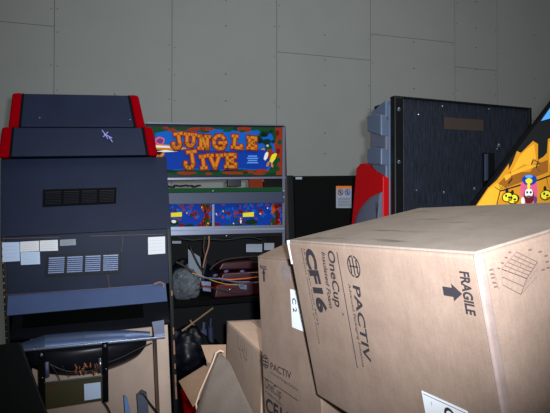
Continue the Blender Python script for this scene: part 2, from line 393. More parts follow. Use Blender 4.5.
# right bracket above rail
a, b, c_, d = [hit(ML, *p, (0, -.02, 0)) for p in ((152, 322), (164, 320), (165, 337), (155, 338))]
MB().slab([a, b, c_, d], (0, .012, 0)).build('mounting_bracket', 'alu', cab)
for (x0, x1, y0, y1, dx) in ((38.3, 44.5, 352, 416, 1.2), (102, 108, 343, 402, 0.6)):
    P = [hit(ML, *p, (0, -.06, 0)) for p in ((x0, y0), (x1, y0-.5), (x1+dx, y1), (x0+dx, y1))]
    br = MB().slab(P, (0, .012, 0)).build('chassis_bar', 'blackmat', cab, bevel=.001)
    P = hit(ML, (x0+x1)/2, y0+3, (0, -.062, 0)); MB().ell(P, (.007, .004, .009), 8, 6).build('bolt', 'steel', br)
    P = hit(ML, (x0+x1)/2+1, y0+26, (0, -.062, 0)); MB().ell(P, (.004, .003, .004), 8, 6).build('bolt', 'steel', br)
P = [hit(ML, *p, (0, -.055, 0)) for p in ((44, 382.5), (102.5, 375.5), (103, 400), (46, 409))]
pc = MB().slab(P, (0, .004, 0)).build('circuit_panel', 'pcb', cab)
MB().slab([P[0]+Vector((0,-.002,.002)), P[1]+Vector((0,-.002,.002)), P[1]+Vector((0,-.002,-.003)), P[0]+Vector((0,-.002,-.003))], (0, -.003, 0)).build('panel_lip', 'steel', pc)
sticker(ML, [(84, 384), (100.5, 382), (101, 398), (84.5, 400.5)], ((0, -.056, 0), (0, 1, 0)), (0, -1, 0), 'bluepaper', pc)
tmb = MB()
for k in range(26):
    p = hit(ML, random.uniform(74, 101), random.uniform(367, 375), (0, random.uniform(-.05, -.01), 0))
    tmb.tube([p, p+Vector((random.uniform(-.01,.01), .01, random.uniform(.006,.02)))], .0035, 6)
tmb.build('coil', 'copper', cab)
for x in (46.5, 100.0):
    p, q = hit(ML, x, 362 if x < 90 else 358, (0, -.045, 0)), hit(ML, x+1, 377 if x < 90 else 372, (0, -.045, 0))
    MB().tube([p, q], .009, 8).build('capacitor', 'lilac' if x < 90 else 'steel', cab, smooth=True)
def wire(M, pts, y, r, m, parent, name='wire'):
    P = [hit(M, a, b, (0, yy, 0)) for (a, b), yy in zip(pts, y if isinstance(y, (list, tuple)) else [y]*len(pts))]
    out = []
    for i in range(len(P)-1):
        p0, p1, p2, p3 = P[max(i-1,0)], P[i], P[i+1], P[min(i+2, len(P)-1)]
        for k in range(6):
            t = k/6; out.append(.5*((2*p1)+(p2-p0)*t+(2*p0-5*p1+4*p2-p3)*t*t+(3*p1-p0-3*p2+p3)*t**3))
    out.append(P[-1]); return MB().tube(out, r, 6).build(name, m, parent, smooth=True)
wire(ML, [(48, 362), (56, 372), (60, 380)], -.04, .0022, 'wirek', cab)
wire(ML, [(62, 365), (66, 372), (70, 377)], -.04, .0018, 'wirek', cab)
wire(ML, [(48, 363), (66, 371), (90, 371), (104, 364), (120, 358), (138, 349), (152, 343)], -.03, .0035, 'wirek', cab)
wire(ML, [(103, 401), (108, 408), (113, 420)], -.05, .0035, 'wirek', cab)

# cardboard carton stored inside the bay
def carton(name, M, L, D, H, label, group=None, mats=('card', 'lid'), tape_front=False, bev=.006, cat='cardboard box'):
    t = thing(name, M, label, cat, group)
    b = MB(); g = .0016
    b.box(0, L, 0, D, 0, H-.004, 0); b.build('carton_body', list(mats), t, bevel=bev, seg=3)
    for i in (0, 1):
        x0, x1 = (.002, L-.002); y0, y1 = ((.002, D/2-g) if i == 0 else (D/2+g, D-.002))
        MB().box(x0, x1, y0, y1, H-.005, H).build('flap', mats[1], t, bevel=.003)
    MB().box(-.0008, L+.0008, D/2-.028, D/2+.028, H-.002, H+.0008).box(-.0008, .003, D/2-.028, D/2+.028, H-.07, H+.0008).box(L-.003, L+.0008, D/2-.028, D/2+.028, H-.07, H+.0008).build('packing_tape', 'tape', t)
    return t
a = hit(ML, 25, 345, (0, .3, 0)); b = hit(ML, 153, 345, (0, .3, 0))
Mi = ML @ Matrix.Translation((.06, .31, .035))
bx = carton('cardboard_box', Mi, b.x-.06, .17, .98, 'plain tan cardboard box stored inside the open bay of the charcoal cabinet', mats=('tan', 'tan'))
# tan strip standing in for the carton's visible right side
MB().box(WL-.088, WL-.032, .03, .30, .03, 1.055).build('carton_side_strip', 'tan', cab)
# small hardware at the foot of the bay
th = MB(); P = [hit(ML, *p, (0, .02, 0)) for p in ((124, 396), (127, 399), (133, 425), (126, 425))]
th.slab(P, (0, .03, 0)).build('metal_offcut', 'blue', label='thin blue metal strip poking up at the foot of the cabinet bay', cat='metal strip', M=ML)
P = [hit(ML, *p, (0, .05, 0)) for p in ((137, 397), (142, 392), (147, 395), (150, 425), (139, 425))]
brk = MB().slab(P, (0, .05, 0)).build('metal_bracket', 'alu', M=ML, bevel=.003, label='grey metal bracket standing in front of the box in the cabinet bay', cat='bracket')
o = wire(ML, [(140, 394), (143, 394), (149, 402), (158, 414), (163, 425)], .0, .004, 'wirek', None, 'cable'); o.matrix_world = ML
tag(o, 'short black cable hooked over the grey bracket in the cabinet bay', 'cable')
# black board leaning at lower left
P = [pix(*p) for p in ((-60, 352, 2.3), (19, 342, 2.34), (40, 413, 2.2), (130, 735, 1.75), (-60, 735, 1.75))]
nn = (P[1]-P[0]).cross(P[2]-P[1]).normalized()
P = [pix(-60, 352, 2.32), pix(19.5, 342, 2.34), pix(45, 426, 2.22), pix(-60, 430, 2.2)]
# plane fit for straight board
o0 = P[1]; e1 = (P[2]-P[1]); e2 = (P[0]-P[1])
Q = [o0+e2, o0, o0+e1*4.2, o0+e1*4.2+e2]
Q = [q if q.z > .01 else Vector((q.x, q.y, .0)) for q in Q]
lb = MB().slab(Q, e1.cross(e2).normalized()*.018).build('leaning_board', 'black', label='black board leaning in front of the lower left of the charcoal cabinet', cat='board', bevel=.003)

# ------------------------------------------------------------------ jungle game
RJ = Matrix.Rotation(TH, 3, 'Z') @ Matrix.Rotation(R(-1.8), 3, 'Y')
WJ = .865
MJ = placed(RJ, (WJ, 0, 2.16), pix(283.5, 126, 3.5))
jg = thing('redemption_game', MJ, 'two-player redemption game with a blue jungle marquee, beside the charcoal cabinet', 'arcade machine')
def J(px, py, y=0): return hit(MJ, px, py, (0, y, 0))
ART = {}
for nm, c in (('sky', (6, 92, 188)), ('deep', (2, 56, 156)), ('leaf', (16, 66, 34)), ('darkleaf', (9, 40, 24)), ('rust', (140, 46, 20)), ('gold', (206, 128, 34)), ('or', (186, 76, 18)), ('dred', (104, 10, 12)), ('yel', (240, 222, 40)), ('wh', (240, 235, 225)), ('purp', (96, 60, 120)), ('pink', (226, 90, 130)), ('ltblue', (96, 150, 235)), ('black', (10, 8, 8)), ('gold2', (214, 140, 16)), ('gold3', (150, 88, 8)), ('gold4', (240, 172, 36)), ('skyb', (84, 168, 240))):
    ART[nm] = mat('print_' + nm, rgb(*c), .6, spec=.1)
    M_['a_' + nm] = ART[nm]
tl, tr, bl, br = J(147, 126.0), J(283.5, 126), J(147, 176), J(285, 176.5)
zt_, zb_ = tr.z, br.z
MB().box(0.0, WJ, .004, .30, zb_, zt_).build('marquee_box', 'black', jg, bevel=.004)
amats = ['a_sky', 'a_deep', 'a_leaf', 'a_darkleaf', 'a_rust', 'a_gold', 'a_or', 'a_dred', 'a_yel', 'a_wh', 'a_purp', 'a_pink', 'a_ltblue', 'a_black']
AI = {n[2:]: i for i, n in enumerate(amats)}
art = MB()
def poly(px_pts, lay, col, mbb=None):
    P = [J(*p) for p in px_pts]; y = .004 - .0004*lay
    (mbb or art).slab([(p.x, y, p.z) for p in P], (0, -.0004, 0), AI[col])
def blob(cx, cy, rx, ry, lay, col, n=14, j=.15, mbb=None, rot=0):
    pts = []
    for k in range(n):
        a = 2*PI*k/n; r = 1+random.uniform(-j, j); x, y = rx*r*math.cos(a), ry*r*math.sin(a)
        pts.append((cx+x*math.cos(rot)-y*math.sin(rot), cy+x*math.sin(rot)+y*math.cos(rot)))
    poly(pts, lay, col, mbb)
poly([(147, 127), (283, 127), (284, 175.5), (147, 175)], 1, 'leaf')
# lagoon
poly([(155, 133), (170, 130), (190, 131), (215, 129), (240, 131), (262, 130), (272, 134), (276, 146), (274, 162), (268, 171), (240, 169), (215, 171), (190, 169), (168, 171), (156, 168)], 3, 'sky')
poly([(156, 150), (190, 149), (225, 151), (272, 149), (274, 162), (266, 170), (240, 168), (215, 170), (190, 168), (168, 170), (157, 166)], 4, 'deep')
for k in range(30):
    x = random.uniform(152, 280); y = random.choice((random.uniform(127.6, 131.5), random.uniform(170.5, 174)))
    blob(x, y, random.uniform(3, 8), random.uniform(.8, 1.8), 5 + k % 3, random.choice(('leaf', 'darkleaf', 'darkleaf', 'rust', 'leaf')))
for x0, x1, y in ((188, 205, 129), (168, 176, 130), (236, 252, 128.6), (176, 196, 173.2), (222, 244, 172.8), (200, 214, 129)):
    blob((x0+x1)/2, y, (x1-x0)/2, 1.6, 9, 'rust')
poly([(275, 127.5), (283, 127.5), (283.6, 175), (276, 175), (278, 160), (274, 146), (277, 136)], 8, 'rust')
for k in range(5): blob(279+random.uniform(-2, 2), 133+k*9, 2, 2.6, 10, random.choice(('or', 'dred', 'leaf')))
for k in range(9): blob(random.uniform(258, 275), random.uniform(130, 142), random.uniform(2, 5), random.uniform(1.2, 3), 10+k % 2, random.choice(('leaf', 'darkleaf')))
# bird figure, generic
blob(268.5, 147, 3.6, 3.4, 12, 'leaf'); blob(270, 154, 4.2, 5.2, 13, 'rust'); blob(273, 158, 2.6, 5.4, 14, 'yel', rot=.5); blob(266, 156, 1.8, 4.4, 15, 'wh', rot=.3)
blob(267.4, 145.8, 1.1, 1.1, 15, 'wh'); blob(267.2, 146, .5, .5, 16, 'black', j=0); poly([(264, 148), (260.5, 149.5), (265, 150.5)], 15, 'gold')
blob(268, 164, 1.2, 3, 12, 'gold', rot=.4); blob(272, 165, 1.1, 2.6, 12, 'gold', rot=-.2)
# left: hut figure and flash glare painted in as a yellow-white streak
blob(160, 141, 5, 4.2, 10, 'pink'); blob(160, 141, 3.5, 2.6, 11, 'purp'); blob(159, 154, 5, 6.5, 10, 'gold'); blob(159, 151, 4, 4, 11, 'black'); blob(159, 158, 2.6, 2.4, 12, 'or'); blob(160, 165, 4, 3.4, 11, 'rust')
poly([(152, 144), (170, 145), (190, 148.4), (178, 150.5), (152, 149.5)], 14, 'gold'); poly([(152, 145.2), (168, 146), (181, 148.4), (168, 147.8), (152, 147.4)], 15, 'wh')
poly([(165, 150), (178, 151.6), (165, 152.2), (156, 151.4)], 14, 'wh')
# tiny credit text block
for k in range(4): poly([(248-k % 2, 155.5+k*2.2), (257+k % 2, 155.5+k*2.2), (257+k % 2, 156.8+k*2.2), (248-k % 2, 156.8+k*2.2)], 12, 'ltblue')
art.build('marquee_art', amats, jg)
# slab-serif lettering
LT = {'J': [[(.62, 1), (.62, .22), (.45, .02), (.2, .02), (.05, .22), (.1, .38)], [(.34, 1), (.9, 1)]],
      'U': [[(.18, 1), (.18, .25), (.35, .03), (.6, .03), (.78, .25), (.78, 1)], [(0, 1), (.36, 1)], [(.6, 1), (.96, 1)]],
      'N': [[(.18, 0), (.18, 1), (.8, 0), (.8, 1)], [(0, 0), (.36, 0)], [(0, 1), (.22, 1)], [(.62, 1), (.98, 1)]],
      'G': [[(.85, .76), (.7, .97), (.35, .97), (.08, .7), (.08, .3), (.35, .03), (.7, .03), (.82, .2), (.82, .45)], [(.5, .45), (.98, .45)]],
      'L': [[(.22, 1), (.22, .02), (.85, .02), (.85, .24)], [(.04, 1), (.42, 1)], [(.04, .02), (.22, .02)]],
      'E': [[(.84, .78), (.84, .98), (.2, .98), (.2, .02), (.86, .02), (.86, .24)], [(.2, .5), (.62, .5)], [(.62, .38), (.62, .62)], [(.03, .98), (.2, .98)], [(.03, .02), (.2, .02)]],
      'I': [[(.5, 0), (.5, 1)], [(.2, 0), (.8, 0)], [(.2, 1), (.8, 1)]],
      'V': [[(.14, 1), (.48, .0), (.84, 1)], [(0, 1), (.34, 1)], [(.66, 1), (1, 1)]]}
def letter(mbb, ch, x0, x1, y0, y1, rot, layers):
    a, b, c_ = J(x0, y1), J(x1, y1), J(x0, y0)
    W, H = b.x-a.x, c_.z-a.z; cx, cz = a.x+W/2, a.z+H/2
    for th, mi, y in layers:
        for st in LT[ch]:
            P = []
            for u, v in st:
                X, Z = (u-.5)*W, (v-.5)*H; P.append(Vector((cx+X*math.cos(rot)-Z*math.sin(rot), y, cz+X*math.sin(rot)+Z*math.cos(rot))))
            for p, q in zip(P[:-1], P[1:]):
                d = (q-p).normalized(); n_ = Vector((-d.z, 0, d.x))*th; p_, q_ = p-d*th*.8, q+d*th*.8
                mbb.slab([p_-n_, q_-n_, q_+n_, p_+n_], (0, -.0005, 0), mi)
lay = [(.0175, 0, -.0045), (.0125, 2, -.0055), (.0075, 5, -.0065)]
lt = MB()
for ch, x0, x1, y0, y1, r in (('J', 172, 184, 134, 148, .15), ('U', 185, 196, 134.5, 146, -.06), ('N', 199, 209.5, 136.5, 148.5, -.05), ('G', 213, 226, 135.5, 149, .08),
                              ('L', 232, 243, 136.5, 148, -.1), ('E', 247.5, 257, 137.5, 148.5, -.05),
                              ('J', 184, 198, 152, 168, .12), ('I', 199.5, 207, 156.5, 168, .1), ('V', 208, 222, 155.5, 168, .02), ('E', 225, 237, 154.5, 167, .0)):
    letter(lt, ch, x0, x1, y0, y1, r, lay)
lt.build('marquee_lettering', ['a_dred', 'a_yel', 'a_or', 'a_or', 'a_or', 'a_gold'], jg, label='orange slab letters reading JUNGLE JIVE')
# trims and posts
MB().box(-.0, WJ+.004, -.004, .02, zb_-.013, zb_).box(0, WJ+.004, -.004, .02, zt_, zt_+.008).build('marquee_trim', 'alu', jg)
MB().slab([(WJ-.004, y, z) for y, z in ((.0, 0), (.0, 1.84), (-.002, zt_), (.02, zt_), (.5, zt_), (.5, 0))], (.018, 0, 0)).build('side_panel', 'board', jg, bevel=.002)
MB().slab([(-.018, y, z) for y, z in ((.0, 0), (.0, zt_), (.5, zt_), (.5, 0))], (.018, 0, 0)).build('side_panel', 'board', jg, bevel=.002)
MB().box(0, WJ, .49, .5, 0, 1.62).build('back_panel', 'dark', jg)
def jband(px0, px1, y0l, y1l, y0r, y1r, name, m, y=0, th=.02, bev=.0015, parent=jg):
    P = [J(px0, y0l, y), J(px1, y0r, y), J(px1, y1r, y), J(px0, y1l, y)]
    return MB().slab(P, (0, th, 0)).build(name, m, parent, bevel=bev)
jband(150, 284.5, 188.6, 193, 187, 191.3, 'green_strip', 'a_leaf')
jband(150, 284.5, 193.2, 204.4, 191.6, 202.8, 'crossbar', 'bar', -.012, .03)
jband(150, 284.5, 227.2, 236.2, 225, 232.6, 'front_rail', 'alu', -.012, .04)
rr = jband(150, 284.5, 230.5, 231.6, 228.2, 229.2, 'rail_groove', 'greypaper', -.0135, .01, 0)
jband(212.2, 214.6, 204, 227.5, 204, 227.5, 'divider', 'alu', -.008, .03)
jband(282.6, 285.2, 127, 300, 127, 300, 'edge_moulding', 'alu', -.006, .012)
for px, py in ((213, 191), (284, 191), (284, 197.6), (226.5, 236)):
    MB().ell(J(px, py, -.016), (.0065, .004, .0065), 8, 6).build('screw', 'steel', jg)
# items behind the marquee gap (seen against the wall)
P = [J(*p, .05) for p in ((227.5, 177), (241, 177), (241.5, 186.5), (228, 186.5))]; MB().slab(P, (0, .04, 0)).build('speaker_unit', 'slatd', jg, bevel=.004)
P = [J(*p, .05) for p in ((249, 176), (262.5, 176), (263, 188.5), (249.5, 188.5))]; MB().slab(P, (0, .02, 0)).build('red_tab', 'a_rust', jg)
tm = MB()
for k in range(14):
    a = J(165+k*2.6, 186.5+random.uniform(-1.2, 1), .04); tm.ell(a, (.016, .012, .006), 8, 6)
tm.build('cable_loom', 'wirek', jg, smooth=True)
# play-field pictures
def blobmat(name, base, n=None):
    return base
for (x0, x1) in ((150, 212), (214.6, 282.6)):
    pf = MB(); 
    def pj(x, y, lay): p = J(x, y, .0); return Vector((p.x, .010-.0004*lay, p.z))
    pf.slab([pj(x0, 203, 0), pj(x1, 203, 0), pj(x1, 228, 0), pj(x0, 228.5, 0)], (0, -.0004, 0), AI['deep'])
    def b2(cx, cy, rx, ry, lay, col, j=.2):
        pts = [(min(max(cx+rx*(1+random.uniform(-j, j))*math.cos(2*PI*k/10), x0+.2), x1-.2), min(max(cy+ry*(1+random.uniform(-j, j))*math.sin(2*PI*k/10), 203.4), 228)) for k in range(10)]
        pf.slab([pj(*p, lay) for p in pts], (0, -.0004, 0), AI[col])
    for k in range(16): b2(random.uniform(x0, x1), random.uniform(221, 228), random.uniform(2, 7), random.uniform(1, 3), 2+k % 3, random.choice(('leaf', 'darkleaf', 'leaf', 'dred')))
    for k in range(75): b2(random.uniform(x0, x1), random.uniform(204, 219), random.uniform(1, 2.6), random.uniform(1, 2.4), 6+k % 3, random.choice(('rust', 'dred', 'sky', 'purp', 'deep', 'sky')))
    for k in range(34): b2(x1-6+random.uniform(-4, 4), random.uniform(204, 228), random.uniform(1, 2.4), random.uniform(1.5, 4), 9+k % 3, random.choice(('rust', 'dred', 'or', 'dred', 'leaf')))
    for k in range(9): b2(random.uniform(x0, x1), random.uniform(207, 225), .6, .8, 13, random.choice(('wh', 'yel', 'ltblue', 'or')))
    sx = 171 if x0 < 200 else 243
    pf.slab([pj(sx, 213, 14), pj(sx+11, 212, 14), pj(sx+11, 216.5, 14), pj(sx, 217, 14)], (0, -.0006, 0), AI['yel'])
    b2(sx-2 if x0 > 200 else sx+3, 221.5, 2.2 if x0 < 200 else .8, 1.8, 15, 'wh')
    pf.build('playfield_art', amats, jg)
# interior: upper dark box, shelf, base
zr = J(215, 236).z
MB().box(0, WJ, .03, .48, zr-.02, zr+.28).build('mechanism_housing', 'dark', jg)
zs = J(215, 299).z
MB().box(0.0, WJ-.004, -.03, .49, zs-.03, zs).build('shelf', 'blackmat', jg, bevel=.002)
zbz = J(186, 381, 0).z
MB().box(0.0, WJ-.004, -.05, .49, 0, zbz).build('base_box', 'blackmat', jg, bevel=.004)
P = [J(*p, .02) for p in ((203, 236), (207.5, 236), (206.5, 262), (205, 288), (202.5, 288))]
wire(MJ, [(205, 236), (203.5, 248), (206, 262), (203, 275), (204.5, 290)], -.005, .006, 'board', jg, 'wire_loom')
wire(MJ, [(209, 236), (208.5, 246), (205, 258), (203, 268)], -.008, .005, 'rust', jg, 'wire_loom')
wire(MJ, [(176, 236), (190, 240), (206, 239), (226, 240), (248, 237), (262, 240)], .0, .004, 'wirek', jg, 'wire_loom')
for a, b, m in (((246, 244), (262, 252), 'greypaper'), ((264, 243), (274, 250), 'greypaper'), ((172, 241), (181, 243.5), 'greypaper')):
    P = [J(*p, .03) for p in (a, (b[0], a[1]), b, (a[0], b[1]))]; MB().slab(P, (0, -.004, 0)).build('connector_plate', m, jg)

# loose things on the shelf
def crumple(mbb, c, r, seed=0, amp=.25, sc=2.2, seg=36, ring=24, flat=None):
    mbb.ell(c, r, seg, ring, -1, 1, fn=lambda d: 1+amp*noise.noise(d*sc+Vector((seed, 0, 0)))+amp*.45*noise.noise(d*sc*3+Vector((seed, 5, 0))) - amp*.25*abs(noise.noise(d*sc*5+Vector((0, seed, 0)))))
    if flat is not None:
        for v in mbb.v: v.z = max(v.z, flat)
    return mbb
p = J(184, 278, .10); crumple(MB(), (p.x, p.y, zs+.09), (.10, .09, .10), 3, .22, 2.0, flat=zs+.002).build('plastic_bag', 'clear', M=MJ, label='crumpled clear plastic bag on the dark shelf of the jungle game', cat='plastic bag')
p = J(192, 262, .30); crumple(MB(), (p.x, p.y, zs+.10), (.16, .07, .14), 8, .3, 2, flat=zs+.002).build('black_sack', 'bag', M=MJ, smooth=True, label='black sack behind the clear plastic bag on the shelf', cat='sack')
P = [J(*q, .2) for q in ((172, 253), (188, 252), (200, 270), (196, 276), (184, 262))]
P2 = [J(190, 254, .20), J(200, 256, .20), J(203, 274, .16), J(196, 272, .16)]
P2 = [J(188, 249, .19), J(200, 257, .19), J(202, 276, .19)]; P2 = P2+[Vector((P2[2].x-.03, .19, zs+.01)), Vector((P2[0].x, .19, zs+.01))]
MB().slab(P2, (0, .006, 0)).build('paper_sheet', 'greypaper', M=MJ, label='pale grey sheet standing behind the clutter on the shelf', cat='sheet')
# burgundy housings stacked on the shelf
def housing(pts, y, th, m, label, bev=.012):
    P = [J(*q, y) for q in pts]
    for q in P: q.z = max(q.z, zs+.002)
    o = MB().slab(P, (0, th, 0)).build('plastic_housing', m, bevel=bev, seg=3, M=MJ, label=label, cat='plastic part', group='burgundy plastic parts on the game shelf'); return o
housing([(216, 285), (262, 281), (262, 297.2), (214, 298.6)], .0, .2, 'burg', 'burgundy plastic housing lying flat on the dark shelf, lowest of the pile')
housing([(222, 273.5), (262, 271.2), (262, 280.2), (220, 283)], .03, .2, 'burg', 'burgundy plastic housing in the middle of the pile on the shelf')
housing([(222, 262.5), (252, 259.5), (262, 263), (262, 268.8), (218, 270.5)], .07, .2, 'burg', 'burgundy plastic hood topmost on the pile, with a pale upper rim')
def jw(pts, y, r, m, lab, name='cable', cat='cable'):
    o = wire(MJ, pts, y, r, m, None, name); o.matrix_world = MJ; tag(o, lab, cat); return o
jw([(194, 275), (206, 278), (220, 279), (236, 282), (250, 282)], -.055, .006, 'lilac', 'grey plastic tube running through the clutter on the shelf', 'plastic_tube', 'tube')
jw([(218, 278), (228, 279.5), (240, 279), (258, 277)], [-.02, -.03, -.03, .0], .004, 'orange', 'orange cord across the burgundy plastic parts')
jw([(192, 273), (202, 276), (214, 281), (226, 284), (238, 285)], -.035, .0028, 'yellow', 'thin yellow wire trailing over the shelf clutter')
jw([(210, 270), (216, 264), (228, 259), (256, 256)], [.0, .02, .05, .05], .005, 'board', 'dark brown cable along the top of the burgundy parts')
jw([(176, 262), (184, 266), (192, 272), (200, 276)], [.0, -.01, -.02, -.03], .006, 'board', 'dark brown cable hanging over the clear plastic bag')
jw([(196, 291), (206, 286), (216, 289), (232, 293), (250, 291)], -.025, .004, 'wirek', 'black cable looping along the front of the burgundy parts')
jw([(198, 284), (210, 288), (222, 286), (236, 289)], -.045, .003, 'red', 'thin red wire along the foot of the burgundy parts')
jw([(190, 246), (194, 256), (199, 266), (203, 272)], .09, .007, 'wirek', 'thick black cable hanging beside the pale grey sheet')
for x0, x1, y0, y1, lab in ((201, 211, 281, 292, 'small bare metal bracket left of the burgundy parts'), (238, 247, 284, 290, 'small metal latch on the front of the lowest burgundy housing')):
    P = [J(a_, b_, -.02) for a_, b_ in ((x0, y0), (x1, y0+1), (x1, y1), (x0+2, y1-1))]
    MB().slab(P, (0, .008, 0)).build('metal_fitting', 'alu', M=MJ, bevel=.002, label=lab, cat='metal fitting')
for i, (x, y) in enumerate(((224, 272), (213, 276), (240, 286), (228, 290), (240, 272))):
    p = J(x, y, -.015)
    MB().tube([p, p+Vector((.012, 0, .002)), p+Vector((.028, .004, .004))], [.008, .010, .007], 8).build('plug', 'lilac' if i != 3 else 'steel', M=MJ, smooth=True, label='small grey connector plug among the clutter on the shelf', cat='plug', group='grey plugs on the game shelf')

# things below the shelf
bgp = J(187, 352, -.02)
def bag(px, py, y, r, seed, lab):
    p = J(px, py, y); zc = p.z
    m = crumple(MB(), (p.x, p.y, zc), r, seed, .26, 1.5, 56, 40, flat=zbz+.002)
    m.build('bin_bag', 'bag', M=MJ, smooth=True, label=lab, cat='rubbish bag', group='black rubbish bags under the shelf')
bag(186, 352, .07, (.155, .12, .155), 11, 'shiny black rubbish bag slumped below the shelf, nearest the charcoal cabinet')
bag(234, 366, .07, (.105, .11, .12), 31, 'black rubbish bag behind the open carton flaps')
a, b = J(197, 346, .22), J(220, 346, .22)
MB().box(a.x, b.x, .22, .38, zbz, a.z).build('black_box', 'blackmat', M=MJ, bevel=.003, label='plain black box standing behind the rubbish bags', cat='box')
a, b = J(182, 331, .0), J(213, 308, .06)
MB().tube([a, b], .0055, 6).build('wooden_stick', 'wood', M=MJ, label='thin wooden stick leaning up to the right below the shelf', cat='stick')
a, b = J(190, 320, .10), J(197, 330, .10)
MB().tube([a, b], .006, 6).build('wooden_stick', 'wood', M=MJ, label='short wooden stick lying under the longer one', cat='stick')
for x, y0, y1, m, lab in ((204, 322, 345, 'lilac', 'small grey-blue bottle beside the stick below the shelf'), (211, 318, 346, 'slat', 'slim blue-grey bottle, taller of the two below the shelf')):
    a, b = J(x, y1, .28), J(x, y0, .28); a.z = J(197, 346, .22).z; a.x += .001
    H = b.z-a.z; MB().tube([a, a+Vector((0,0,H*.6)), a+Vector((0,0,H*.72)), b], [.022, .022, .010, .010], 12).build('bottle', 'lilac' if m == 'lilac' else 'bar', M=MJ, smooth=False, label=lab, cat='bottle')
p = [pix(176, 400, 2.75), pix(203, 398, 2.75)]
MR = frame(Vector((p[0].x+.012, p[0].y, 0)), WX, (0, 0, 1))
rh = pix(190, 398, 2.75).z
MB().hexa([(.10, 0, 0), (.22, 0, 0), (.22, .16, 0), (.10, .16, 0), (.02, 0, rh), (.22, 0, rh), (.22, .16, rh), (.02, .16, rh)]).build('red_moulding', 'red', M=MR, bevel=.02, label='red plastic moulding low down between the charcoal cabinet and the open carton', cat='plastic part')

# ------------------------------------------------------------------ black cabinet with warning sticker
MK = placed(RJ, (0, 0, 1.87), pix(286.5, 176, 3.56))
kb = thing('black_cabinet', MK, 'low matt black cabinet with a warning sticker, standing between the two tall machines', 'cabinet')
kz = hit(MK, 286, 175.5).z
MB().box(0, .62, .012, .6, 0, kz-.004).build('carcass', 'blackmat', kb, bevel=.004)
MB().box(.052, .60, 0, .014, .05, kz-.012).build('door_panel', 'blackmat', kb, bevel=.003)
MB().box(.0, .045, -.004, .014, .0, kz).build('corner_post', 'black', kb, bevel=.003)
KP = ((0, -.001, 0), (0, 1, 0))
st, P = sticker(MK, [(336, 186), (351.5, 186), (351.5, 208), (336, 208)], KP, (0, -1, 0), 'greypaper', kb, 'warning_sticker')
sg = MB()
def kk(x, y): return hit(MK, x, y, (0, -.0028, 0))
sg.slab([kk(336, 186), kk(351.5, 186), kk(351.5, 188.6), kk(336, 188.6)], (0, -.0004, 0), 0)
for cx, mi in ((340.5, 1), (347.5, 2)):
    c = kk(cx, 192.3)
    for k in range(20):
        a0, a1 = 2*PI*k/20, 2*PI*(k+1)/20
        sg.slab([c+Vector((r*math.cos(a), 0, r*math.sin(a))) for r, a in ((.021, a0), (.021, a1), (.016, a1), (.016, a0))], (0, -.0004, 0), mi)
    sg.slab([c+Vector(v) for v in ((-.013, 0, .010), (-.010, 0, .013), (.013, 0, -.010), (.010, 0, -.013))], (0, -.0005, 0), mi)
    sg.slab([c+Vector(v) for v in ((-.004, 0, .009), (.004, 0, .009), (.007, 0, -.009), (-.006, 0, -.009))], (0, -.0003, 0), 3)
for k in range(6):
    sg.slab([kk(338, 198+k*1.5), kk(350, 198+k*1.5), kk(350, 198.5+k*1.5), kk(338, 198.5+k*1.5)], (0, -.0003, 0), 4)
sg.build('warning_symbols', ['orange', 'a_dred', 'a_deep', 'ink', 'greyd'], st)
sticker(MK, [(295.5, 177), (302, 177), (302, 179.4), (295.5, 179.4)], KP, (0, -1, 0), 'greypaper', kb)

# ------------------------------------------------------------------ right machine, seen from its back
RRm = Matrix.Rotation(R(20.5), 3, 'Z')
MRt = placed(RRm, (0, 0, 2.13), pix(393.5, 96.5, 2.4)); MRt.translation.z = 0
rz = hit(MRt, 393.5, 96.5).z
WR = hit(MRt, 531, 120).x
rm = thing('arcade_cabinet', MRt, 'tall black arcade cabinet with grey and bright red moulded side, its scuffed panel facing us', 'arcade machine')
def Rr(px, py, y=0): return hit(MRt, px, py, (0, y, 0))
m = bpy.data.materials.new('brushed_black_board'); m.use_nodes = True; nt = m.node_tree; b = nt.nodes['Principled BSDF']
b.inputs['Roughness'].default_value = .55
tc = nt.nodes.new('ShaderNodeTexCoord'); mp = nt.nodes.new('ShaderNodeMapping'); mp.inputs['Scale'].default_value = (120, 120, 9)
nz = nt.nodes.new('ShaderNodeTexNoise'); nz.inputs['Scale'].default_value = 1.5; nz.inputs['Detail'].default_value = 7; nz.inputs['Roughness'].default_value = .7
nt.links.new(tc.outputs['Object'], mp.inputs[0]); nt.links.new(mp.outputs[0], nz.inputs['Vector'])
rp = nt.nodes.new('ShaderNodeValToRGB'); rp.color_ramp.elements[0].position = .42; rp.color_ramp.elements[1].position = .80
rp.color_ramp.elements[0].color = rgb(6, 9, 16); rp.color_ramp.elements[1].color = rgb(38, 48, 70)
nt.links.new(nz.outputs[0], rp.inputs[0]); nt.links.new(rp.outputs[0], b.inputs['Base Color'])
M_['brush'] = m
MB().box(.05, WR-.018, .0, .018, .02, rz-.004).build('back_panel', 'brush', rm, bevel=.002)
YD = hit(MRt, 372, 130, (0, 0, 0), (1, 0, 0)).y
MB().box(0.012, WR-.004, .016, YD, .0, rz-.008).build('carcass', 'black', rm, bevel=.003)
MB().box(0, .048, -.008, .03, 0, rz).build('corner_moulding', 'black', rm, bevel=.008, seg=4)
MB().box(WR-.02, WR, -.008, .03, 0, rz).build('corner_moulding', 'black', rm, bevel=.006, seg=4)
MB().box(.0, WR, -.006, .03, rz-.007, rz+.004).build('top_moulding', 'black', rm, bevel=.003)
for px, py, r in ((399, 109.5, .009), (399, 162, .009), (418.5, 114.5, .004), (442.5, 106, .005), (489, 109, .005), (499, 145.6, .009), (444, 192.6, .006), (474.5, 189, .008), (416.5, 190.5, .004), (497, 149, .004)):
    p = Rr(px, py, -.008 if px < 400 else -.0005); MB().ell(p, (r, .004, r), 10, 6).build('bolt', 'steel', rm)
